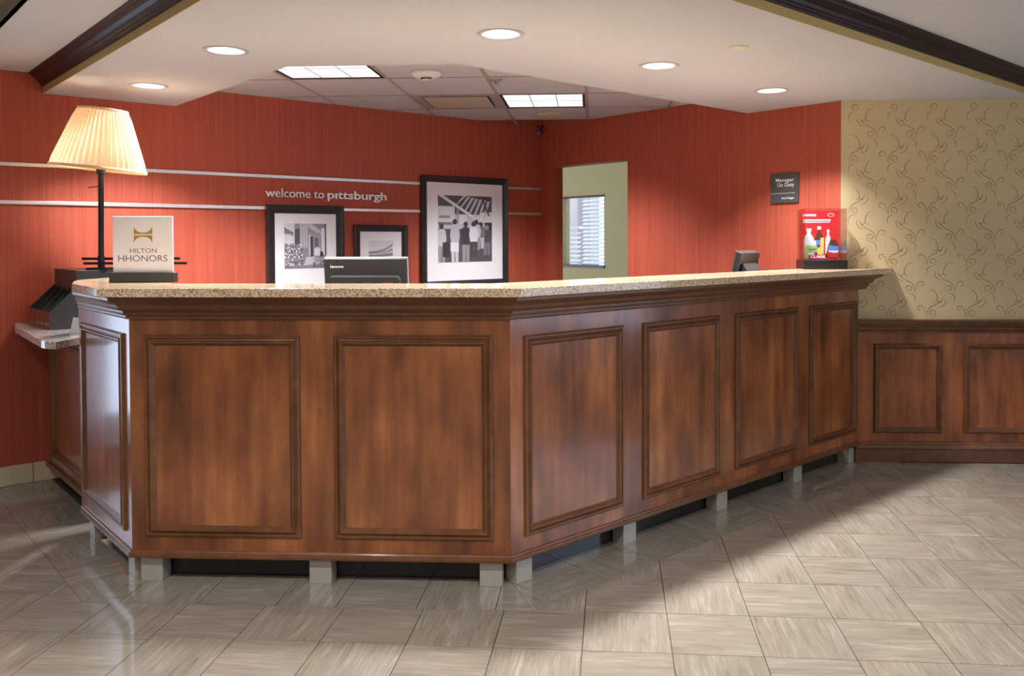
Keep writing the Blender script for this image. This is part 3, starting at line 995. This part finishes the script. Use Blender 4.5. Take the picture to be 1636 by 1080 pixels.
# ================================================================== THINGS ON AND BEHIND THE COUNTER
# brochure holder block
bh = thing('brochure_holder', 'dark laminate brochure stand with four empty sloping pockets on the low shelf', 'brochure stand', TR((-2.985, 4.392, 0.935), -45))
Wd, Dp = 0.49, 0.125
MB().box(-Wd/2, Wd/2, Dp, Dp + 0.42, 0.0, 0.308).build('back_block', DARKGREEN, bh, bevel=0.002)
side = [(0.0, 0.0), (Dp, 0.0), (Dp, 0.222), (0.0, 0.094)]
for k in range(5):
    x = -Wd/2 + k * (Wd - 0.006) / 4
    MB().yz_prism(side if k in (0, 4) else [(0.012, 0.004), (Dp, 0.004), (Dp, 0.215), (0.012, 0.094)], x, x + 0.006).build('side_panel' if k in (0, 4) else 'pocket_divider', DARKGREEN, bh)
for k in range(4):
    x = -Wd/2 + k * (Wd - 0.006) / 4 + 0.0062
    MB().box(x, x + (Wd - 0.006)/4 - 0.0064, 0.0, 0.006, 0.0, 0.092).build('pocket_front', GLOSSDARK, bh)
MB().box(-Wd/2 + 0.006, Wd/2 - 0.006, 0.006, Dp, 0.0, 0.004).build('floor_plate', DARKGREEN, bh)
# folded card on the shelf
cd = thing('folded_card', 'small white and blue folded card standing on the low granite shelf', 'card', TR((-2.555, 4.02, 0.935), -20))
MB().xz_prism([(-0.035, 0), (0.035, 0), (0.035, 0.085), (-0.035, 0.085)], 0.0, 0.0015).build('front_leaf', WHITE, cd, WM[cd] @ Matrix.Rotation(math.radians(-14), 4, 'X'))
MB().xz_prism([(-0.035, 0), (0.035, 0), (0.035, 0.085), (-0.035, 0.085)], 0.0, 0.0015).build('back_leaf', BLUEPR, cd, WM[cd] @ Matrix.Translation((0, 0.042, 0)) @ Matrix.Rotation(math.radians(14), 4, 'X'))

# table lamp
LX, LY, LZ = -2.665, 4.44, 0.935 + 0.308
lp = thing('table_lamp', 'black table lamp with a tilted cream pleated shade on the dark block', 'lamp', TR((LX, LY, LZ)))
MB().box(-0.055, 0.055, -0.055, 0.055, 0.0, 0.012).build('foot', LAMPBLACK, lp, bevel=0.002)
MB().tube((0, 0, 0.012), (0, 0, 0.075), 0.018, 14).build('collar', LAMPBLACK, lp)
MB().tube((0, 0, 0.07), (0.006, 0, 0.545), 0.0145, 14).build('pole', LAMPBLACK, lp)
MB().tube((0.006, 0, 0.520), (0.006, 0, 0.575), 0.024, 16).build('socket', LAMPBLACK, lp)
MB().box(-0.118, 0.420, 0.018, 0.032, 0.052, 0.066).build('cross_bar', LAMPBLACK, lp, WM[lp] @ TR((0, 0, 0), 2))
MB().box(-0.080, 0.490, -0.034, -0.020, 0.028, 0.042).build('cross_bar', LAMPBLACK, lp)
MB().tube((0.006, 0, 0.455), (-0.055, -0.02, 0.447), 0.0028, 8).build('switch_arm', LAMPBLACK, lp)
MS = Matrix.Translation((LX - 0.008, LY, LZ + 0.545)) @ Matrix.Rotation(math.radians(5.5), 4, 'Y')
NP = 46
sh = MB()
v, f = [], []
HH = 0.325
RB, RT = 0.236, 0.120
nv = NP * 4
rows = 7
for r_ in range(rows + 1):
    t = r_ / rows
    R0 = RB + (RT - RB) * t
    for k in range(nv):
        a = 2*math.pi*k/nv
        w = (0.0, 0.0085, 0.004, -0.0045)[k % 4] * (0.9 if 0 < r_ < rows else 0.15)
        v.append(((R0 + w)*math.cos(a), (R0 + w)*math.sin(a), HH*t))
for r_ in range(rows):
    for k in range(nv):
        k2 = (k+1) % nv
        f.append((r_*nv + k, r_*nv + k2, (r_+1)*nv + k2, (r_+1)*nv + k))
sh.add(v, f)
shade = sh.build('lamp_shade', SHADE, lp, MS, recalc=False)
MB().lathe([(RB + 0.004, -0.004), (RB + 0.006, 0.003), (RB + 0.004, 0.012), (RB - 0.004, 0.004), (RB + 0.004, -0.004)], 64, cap=False).build('bottom_band', SHADE, shade, MS, smooth=True)
MB().lathe([(RT + 0.003, HH - 0.010), (RT + 0.005, HH - 0.002), (RT + 0.003, HH + 0.004), (RT - 0.003, HH - 0.002), (RT + 0.003, HH - 0.010)], 64, cap=False).build('top_band', SHADE, shade, MS, smooth=True)
MB().lathe([(0.012, 0.02), (0.028, 0.05), (0.034, 0.085), (0.022, 0.115), (0.004, 0.125)], 16).build('bulb', BULB, lp, MS, smooth=True)
# white sign on black base
sg = thing('counter_sign', 'square silvery white sign with a gold emblem in a black base on the counter', 'sign', TR((-1.982, 3.62, 1.214), 2.5))
MB().box(-0.142, 0.142, -0.022, 0.030, 0.0, 0.044).build('base', DARKGREEN, sg, bevel=0.002)
pan = MB().box(-0.134, 0.134, 0.000, 0.006, 0.044, 0.294).build('panel', PAPER, sg, bevel=0.0015)
for w_ in (('HILTON', -0.058, 0.061, 0.131, 0.030), ('HHONORS', -0.110, 0.109, 0.093, 0.041)):
    t = MB()
    add_text(t, w_[0], w_[1], w_[2], w_[3], -0.0006, GREYTXT, height=w_[4])
    t.build('lettering', GREYTXT, pan, WM[sg], recalc=False)
em = MB()
def emblem(mb, cx, cz, w, h, mat, y):
    n = 12
    for up_ in (1, -1):
        pts_o, pts_i = [], []
        for k in range(n + 1):
            u = -1 + 2*k/n
            x = cx + u*w/2
            zi = cz + up_*0.003
            zo = cz + up_*(0.009 + (h/2 - 0.009) * (1 - math.sqrt(max(0, 1 - u*u*0.98))))
            pts_i.append((x, y, zi)); pts_o.append((x, y, zo))
        vv = pts_i + pts_o
        mb.add(vv, [(k, k+1, n+2+k, n+1+k) for k in range(n)], mat)
emblem(em, 0.002, 0.212, 0.082, 0.080, GOLD, -0.0006)
em.build('emblem', GOLD, pan, WM[sg], recalc=False)

# monitor seen from behind
mo = thing('computer_monitor', 'dark flat monitor seen from behind over the front counter edge', 'monitor', TR((-1.085, 4.06, 0.78), -1.0))
MB().box(-0.11, 0.11, -0.09, 0.12, 0.0, 0.012).build('stand_base', MONI, mo, bevel=0.003)
MB().box(-0.035, 0.035, -0.015, 0.015, 0.012, 0.34).build('stand_neck', MONI, mo, bevel=0.003)
MT = WM[mo] @ Matrix.Translation((0, -0.03, 0.195)) @ Matrix.Rotation(math.radians(7), 4, 'X')
sh_ = MB().box(-0.203, 0.203, 0.0, 0.022, 0.0, 0.336).build('shell', MONI, mo, MT, bevel=0.003)
MB().box(-0.205, 0.205, 0.0225, 0.034, -0.002, 0.3405).build('bezel', SILVER, mo, MT, bevel=0.002)
MB().xz_prism([(-0.170, 0.03), (0.180, 0.03), (0.180, 0.235), (0.165, 0.256), (-0.160, 0.256), (-0.170, 0.25)], -0.030, 0.0).build('back_hump', MONI, mo, MT, bevel=0.006)
t = MB()
add_text(t, 'lenovo', -0.170, -0.106, 0.292, -0.0006, LETTER, height=0.020, offset=0.01)
t.build('lettering', LETTER, sh_, MT, recalc=False)
MB().box(0.095, 0.145, -0.0306, -0.030, 0.205, 0.224).build('red_label', REDMARK, mo, MT)
MB().box(-0.19, 0.19, 0.0342, 0.035, 0.015, 0.325).build('screen', BLACKM, mo, MT)

# small terminal screen on the right
tm = thing('small_monitor', 'small dark terminal screen standing behind the counter by the red wall', 'monitor', TR((0.885, 5.045, 0.78), 52))
MB().box(-0.07, 0.07, -0.05, 0.07, 0.0, 0.012).build('stand_base', MONI, tm, bevel=0.003)
MB().box(-0.02, 0.02, -0.005, 0.02, 0.012, 0.40).build('stand_neck', MONI, tm)
MT = WM[tm] @ Matrix.Translation((0, -0.03, 0.280)) @ Matrix.Rotation(math.radians(12), 4, 'X')
MB().box(-0.115, 0.115, 0.0, 0.030, 0.0, 0.262).build('shell', MONI, tm, MT, bevel=0.004)
MB().box(-0.118, 0.118, 0.0305, 0.045, -0.003, 0.265).build('bezel', PLATE, tm, MT, bevel=0.003)
MB().yz_prism([(0.0, 0.02), (-0.045, 0.05), (-0.055, 0.13), (-0.040, 0.165), (0.0, 0.205)], -0.085, 0.085).build('back_hump', MONI, tm, MT, bevel=0.004)

# acrylic snack display
ad = thing('acrylic_display', 'clear acrylic box with a red snack poster on a black base beside the ochre wall', 'display', TR((1.412, 5.09, 1.214)))
MB().box(-0.130, 0.130, 0.0, 0.19, 0.0, 0.055).build('base', BLACKM, ad, bevel=0.002)
for nme, bx in (('front_pane', (-0.125, 0.125, 0.004, 0.007, 0.055, 0.362)), ('side_pane', (-0.125, -0.122, 0.0072, 0.186, 0.055, 0.362)), ('side_pane', (0.122, 0.125, 0.0072, 0.186, 0.055, 0.362)), ('top_pane', (-0.125, 0.125, 0.004, 0.186, 0.3622, 0.3652))):
    MB().box(*bx).build(nme, ACRYL, ad)
MB().box(-0.1265, -0.1240, 0.0025, 0.0050, 0.055, 0.365).build('pane_edge', ACRYL, ad)
MB().box(-0.1265, -0.1240, 0.183, 0.187, 0.055, 0.365).build('pane_edge', ACRYL, ad)
pst = MB().box(-0.121, 0.121, 0.150, 0.152, 0.056, 0.358).build('poster', REDPRINT, ad)
pb = MB()
yP = 0.1492
def poly(mb, pts, y, mat):
    mb.add([(x, y, z) for x, z in pts], [tuple(range(len(pts)))], mat)
def bottle(mb, cx, z0, w, h, body, cap, y):
    poly(mb, [(cx-w/2, z0), (cx+w/2, z0), (cx+w/2, z0+h*.55), (cx+w*.40, z0+h*.68), (cx+w*.17, z0+h*.80), (cx+w*.17, z0+h*.90), (cx-w*.17, z0+h*.90), (cx-w*.17, z0+h*.80), (cx-w*.40, z0+h*.68), (cx-w/2, z0+h*.55)], y, body)
    poly(mb, [(cx-w*.22, z0+h*.89), (cx+w*.22, z0+h*.89), (cx+w*.22, z0+h), (cx-w*.22, z0+h)], y - 0.0001, cap)
bottle(pb, -0.062, 0.082, 0.066, 0.165, CLEARPR, LETTER, yP)
bottle(pb, 0.000, 0.090, 0.050, 0.170, BROWNPR, LETTER, yP - 0.0002)
poly(pb, [(-0.026, 0.145), (0.026, 0.145), (0.026, 0.175), (-0.026, 0.175)], yP - 0.0004, BLUEPR)
bottle(pb, 0.055, 0.090, 0.034, 0.150, CLEARPR, LETTER, yP - 0.0002)
poly(pb, [(-0.088, 0.100), (-0.010, 0.100), (-0.010, 0.142), (-0.088, 0.142)], yP - 0.0005, GREENPR)
poly(pb, [(-0.060, 0.128), (-0.018, 0.128), (-0.018, 0.172), (-0.060, 0.172)], yP - 0.00045, CLEARPR)
add_text(pb, 'HARTBO', -0.060, -0.014, 0.112, yP - 0.0008, BROWNPR, height=0.016, offset=0.02)
poly(pb, [(-0.010, 0.085), (0.028, 0.085), (0.030, 0.175), (0.032, 0.190), (0.008, 0.190), (0.008, 0.135), (-0.010, 0.125)], yP - 0.0006, YELPR)
poly(pb, [(0.045, 0.075), (0.118, 0.072), (0.116, 0.150), (0.100, 0.178), (0.070, 0.180), (0.052, 0.130)], yP - 0.0006, BROWNPR)
poly(pb, [(0.055, 0.110), (0.118, 0.105), (0.116, 0.138), (0.058, 0.142)], yP - 0.0008, BLUEPR)
poly(pb, [(0.058, 0.094), (0.117, 0.098), (0.117, 0.110), (0.056, 0.112)], yP - 0.0009, CLEARPR)
poly(pb, [(0.038, 0.072), (0.112, 0.064), (0.116, 0.092), (0.046, 0.104)], yP - 0.0010, REDPRINT)
poly(pb, [(-0.060, 0.060), (0.048, 0.060), (0.052, 0.086), (-0.054, 0.086)], yP - 0.0010, plain('crimson_print', (0.45, 0.02, 0.06), 0.5))
poly(pb, [(-0.098, 0.060), (-0.064, 0.060), (-0.066, 0.098), (-0.094, 0.098)], yP - 0.0010, GREENPR)
add_text(pb, 'CLARK', -0.052, 0.042, 0.065, yP - 0.0014, LETTER, height=0.024, offset=0.02)
add_text(pb, 'HHONORS', -0.100, -0.018, 0.322, yP - 0.0004, LETTER, height=0.020, offset=0.015)
poly(pb, [(0.071 + 0.020*math.cos(2*math.pi*k/20), 0.330 + 0.011*math.sin(2*math.pi*k/20)) for k in range(20)], yP - 0.0004, LETTER)
poly(pb, [(0.071 + 0.017*math.cos(2*math.pi*k/20), 0.330 + 0.0085*math.sin(2*math.pi*k/20)) for k in range(20)], yP - 0.0006, REDPRINT)
random.seed(3)
for z, hgt, d in ((0.294, 0.009, 0.6), (0.283, 0.005, 0.5)):
    x = -0.098
    while x < 0.066:
        w = random.uniform(0.006, 0.022)
        poly(pb, [(x, z), (min(x + w, 0.07), z), (min(x + w, 0.07), z + hgt), (x, z + hgt)], yP - 0.0004, LETTER)
        x += w + 0.003
pb.build('poster_print', LETTER, pst, WM[ad], recalc=False)

# manager on duty plate
sgn = thing('wall_plate_sign', 'dark grey square name plate on the red wall reading manager on duty', 'sign', W2M(0.396, 1.635))
MB().box(-0.105, 0.105, -0.014, 0.0, 0.0, 0.196).build('plate', PLATE, sgn, bevel=0.002)
MB().box(-0.100, 0.082, -0.0148, -0.014, 0.062, 0.0655).build('rule', ALU, sgn)
for w_ in (('Manager', -0.062, 0.074, 0.140, 0.034), ('On Duty', -0.052, 0.076, 0.108, 0.034), ('Amy Reigar', -0.020, 0.076, 0.026, 0.019)):
    t = MB()
    add_text(t, w_[0], w_[1], w_[2], w_[3], -0.0146, LETTER, height=w_[4], offset=0.006)
    t.build('lettering', LETTER, sgn, recalc=False)

# ================================================================== LONG RED WALL: LETTERING AND PICTURES
lt = thing('wall_lettering', 'raised white letters on the red wall reading welcome to pittsburgh', 'lettering', W1M(2.005, 1.700))
def letters(txt, xa, xb, em_h, offset):
    vfull, _ = text_mb(txt, 1.0, 0.0, offset)
    lo, hi = min(p[0] for p in vfull), max(p[0] for p in vfull)
    kx = (xb - xa) / (hi - lo)
    for n, ch in enumerate(txt):
        if ch == ' ':
            continue
        vp, _ = text_mb(txt[:n+1], 1.0, 0.0, offset)
        vc, fc = text_mb(ch, 1.0, 0.30, offset)
        if not vc:
            continue
        sh2 = max(p[0] for p in vp) - max(p[0] for p in vc)
        mb = MB()
        mb.add([(xa + (p[0] + sh2 - lo)*kx, -0.012 - p[2]*0.02, p[1]*em_h) for p in vc], fc)
        mb.build('letter', LETTER, lt, recalc=False)
letters('welcome to', -0.462, -0.036, 0.086, 0.0)
letters('p\u0131ttsburgh', -0.008, 0.470, 0.084, 0.013)

def picture(label, s_l, s_r, z0, z1, bw, mat_in, photo, shapes):
    w = s_l - s_r
    cx = (s_l + s_r)/2
    t = thing('framed_photograph', label, 'picture', W1M(cx, z0, 0.0145), 'framed photographs on the red wall')
    H_ = z1 - z0
    MB().frame(-w/2, w/2, 0, H_, [(0, 0), (0, 0.022), (0.008, 0.028), (bw*0.55, 0.022), (bw*0.8, 0.016), (bw, 0.010), (bw, 0.0)]).build('frame', FRAMEM, t)
    mbd = MB().box(-w/2 + bw - 0.004, w/2 - bw + 0.004, -0.007, -0.002, bw - 0.004, H_ - bw + 0.004).build('mat_board', MATB, t)
    pl_, pr_, pz0, pz1 = cx - photo[0], cx - photo[1], photo[2] - z0, photo[3] - z0
    mb = MB()
    for i, (pts, g) in enumerate(shapes):
        poly(mb, [(pl_ + x*(pr_ - pl_), pz0 + z*(pz1 - pz0)) for x, z in pts], -0.0072 - 0.00008*i, grey(g))
    mb.build('print', grey(0.4), mbd, WM[t], recalc=False)
    MB().box(-w/2 + 0.002, w/2 - 0.002, -0.0018, 0.0, 0.002, H_ - 0.002).build('backing', BLACKM, t)

def R(x0, x1, z0, z1): return [(x0, z0), (x1, z0), (x1, z1), (x0, z1)]
FULL = R(0, 1, 0, 1)
# street with flowers
random.seed(11)
sh1 = [(FULL, 0.30), (R(0, .24, .55, 1), 0.70), ([(0, .78), (.2, .72), (.22, .80), (0, .92)], 0.22), (R(.06, .16, .55, .76), 0.75), (R(.24, .36, .55, .88), 0.10),
       (R(.36, .56, .45, 1), 0.42), (R(.39, .41, .48, 1), 0.62), (R(.45, .47, .48, 1), 0.62), (R(.51, .53, .48, 1), 0.62),
       ([(.56, 1), (.64, 1), (1, .74), (1, .66), (.56, .92)], 0.55), (R(.56, .86, .30, .80), 0.34), (R(.58, .64, .28, .74), 0.70), (R(.61, .68, .26, .72), 0.08), (R(.72, .80, .45, .68), 0.15),
       (R(.88, .96, .30, .90), 0.75), (R(.96, 1, .30, 1), 0.12),
       ([(.70, .28), (.84, .28), (.85, .44), (.78, .48), (.70, .44)], 0.78), ([(.84, .26), (.92, .26), (.92, .36), (.86, .38)], 0.03),
       ([(.45, .06), (.85, .10), (.72, .26), (.52, .26)], 0.60), (R(0, 1, 0, .06), 0.25)]
for k in range(110):
    x, z = random.uniform(0, .42), random.uniform(.06, .54)
    s = random.uniform(.012, .028)
    sh1.append(([(x, z - s), (x + s, z), (x, z + s), (max(0, x - s), z)], random.choice((0.85, 0.80, 0.06, 0.12, 0.75))))
for k in range(40):
    x, z = random.uniform(.66, .97), random.uniform(.05, .24)
    s = random.uniform(.010, .024)
    sh1.append(([(x, z - s), (x + s, z), (x, z + s), (x - s, z)], random.choice((0.7, 0.15, 0.3))))
picture('framed photograph of a street with flowers in a wide white mat, medium sized', 2.469, 1.896, 0.98, 1.645, 0.058, None, (2.342, 2.030, 1.202, 1.517), sh1)
# stadium
sh2 = [(FULL, 0.72)]
def band(z_l, z_r, th, g, n=10):
    a = [(k/n, z_l + (z_r - z_l)*(k/n)**2.4) for k in range(n+1)]
    b = [(x, z - th) for x, z in reversed(a)]
    return (a + b, g)
sh2 += [band(.66, .90, .05, 0.22), band(.61, .76, .10, 0.35), band(.58, .68, .03, 0.65), band(.55, .62, .14, 0.28), band(.47, .52, .05, 0.62), band(.42, .44, .06, 0.20), (R(0, 1, .0, .36), 0.66)]
for k in range(16):
    x = 0.03 + k*0.062
    hgt = random.uniform(.06, .16)
    sh2.append((R(x, x + random.uniform(.02, .05), .12, .12 + hgt), random.choice((0.05, 0.10, 0.2))))
sh2.append((R(0, 1, 0, .14), 0.15))
picture('smaller framed photograph of a stadium stand hanging behind the monitor', 1.812, 1.362, 0.98, 1.513, 0.050, None, (1.690, 1.489, 1.16, 1.394), sh2)
# market hall
sh3 = [(FULL, 0.10), (R(0, 1, .50, .72), 0.55), ([(0, 1), (.1, 1), (.72, .66), (.72, .62)], 0.75), (R(0, .30, .60, .84), 0.68), (R(.02, .22, .66, .70), 0.30), (R(0, .26, .56, .60), 0.20),
       ([(.70, .60), (1, .60), (1, .76), (.84, .76), (.72, .70)], 0.78)]
for k in range(7):
    x = .30 + .085*k
    sh3.append(([(x, .84 - .042*k), (x + .035, .86 - .042*k), (x + .22 - .01*k, 1.0 - .012*k), (x + .16 - .01*k, 1.0 - .012*k)], 0.62))
sh3 += [([(.78, 1), (.82, 1), (.96, .70), (.93, .70)], 0.10), (R(.86, 1, .40, .60), 0.06), (R(.38, .52, .58, .72), 0.70), (R(.34, .37, .58, .82), 0.35)]
def person(x, z0, hgt, top, bot, head=0.06, w=0.17):
    out = []
    out.append(([(x - w*.36, z0), (x - w*.05, z0), (x, z0 + hgt*.42), (x + w*.05, z0), (x + w*.36, z0), (x + w*.42, z0 + hgt*.45), (x - w*.42, z0 + hgt*.45)], bot))
    out.append(([(x - w*.40, z0 + hgt*.42), (x + w*.40, z0 + hgt*.42), (x + w*.52, z0 + hgt*.62), (x + w*.42, z0 + hgt*.82), (x + w*.15, z0 + hgt*.86), (x - w*.15, z0 + hgt*.86), (x - w*.42, z0 + hgt*.82), (x - w*.52, z0 + hgt*.62)], top))
    out.append(([(x + .042*math.cos(2*math.pi*k/10), z0 + hgt*.92 + .042*math.sin(2*math.pi*k/10)) for k in range(10)], head))
    return out
for a in ((.06, .0, .58, .60, .35), (.90, .10, .46, .10, .20, .30), (.78, .20, .40, .20, .50), (.70, .18, .46, .55, .30), (.50, .0, .62, .06, .30), (.30, .0, .66, .52, .60), (.65, .08, .54, .74, .08)):
    sh3 += person(*a)
sh3 += [(R(.22, .37, .16, .30), 0.78), (R(.08, .20, .08, .30), 0.05)]
sh3 = [([(min(1, max(0, x)), min(1, max(0, z))) for x, z in p], g) for p, g in sh3]
picture('large framed photograph of a crowd in a market hall next to the wall corner', 1.235, 0.389, 1.02, 1.908, 0.052, None, (1.081, 0.551, 1.219, 1.755), sh3)

# ================================================================== OFFICE: BLINDS, LIGHT
bl = thing('venetian_blind', 'pale horizontal venetian blind glowing with daylight behind the office window', 'blind', MO @ Matrix.Translation((-3.78, 0.15, 0)))
sl = MB().box(-0.20, 0.28, -0.020, 0.020, -0.0012, 0.0012).mesh('slat', SLAT)
for k in range(24):
    M = WM[bl] @ Matrix.Translation((0, 0, 1.06 + 0.0425*k)) @ Matrix.Rotation(math.radians(38), 4, 'X')
    lkd(sl, 'slat', bl, M)
for x in (-0.12, 0.20):
    MB().box(x - 0.0015, x + 0.0015, -0.023, -0.021, 1.04, 2.08).build('ladder_cord', WHITE, bl)
MB().box(-0.21, 0.29, -0.028, 0.028, 2.07, 2.11).build('head_rail', WHITE, bl)
b2 = thing('venetian_blind', 'low set of slanted pale blind slats in the far corner of the office window', 'blind', MO @ Matrix.Translation((-4.76, 0.72, 0)))
sl2 = MB().box(-0.10, 0.16, -0.02, 0.02, -0.0012, 0.0012).mesh('slat', SLAT)
for k in range(10):
    M = WM[b2] @ Matrix.Translation((0, 0, 0.98 + 0.055*k)) @ Matrix.Rotation(math.radians(35), 4, 'X')
    lkd(sl2, 'slat', b2, M)
MB().box(-0.11, 0.17, -0.026, 0.026, 1.53, 1.56).build('head_rail', WHITE, b2)
MB().box(-0.02, 0.0, -0.0235, -0.0215, 0.96, 1.53).build('ladder_tape', WHITE, b2)
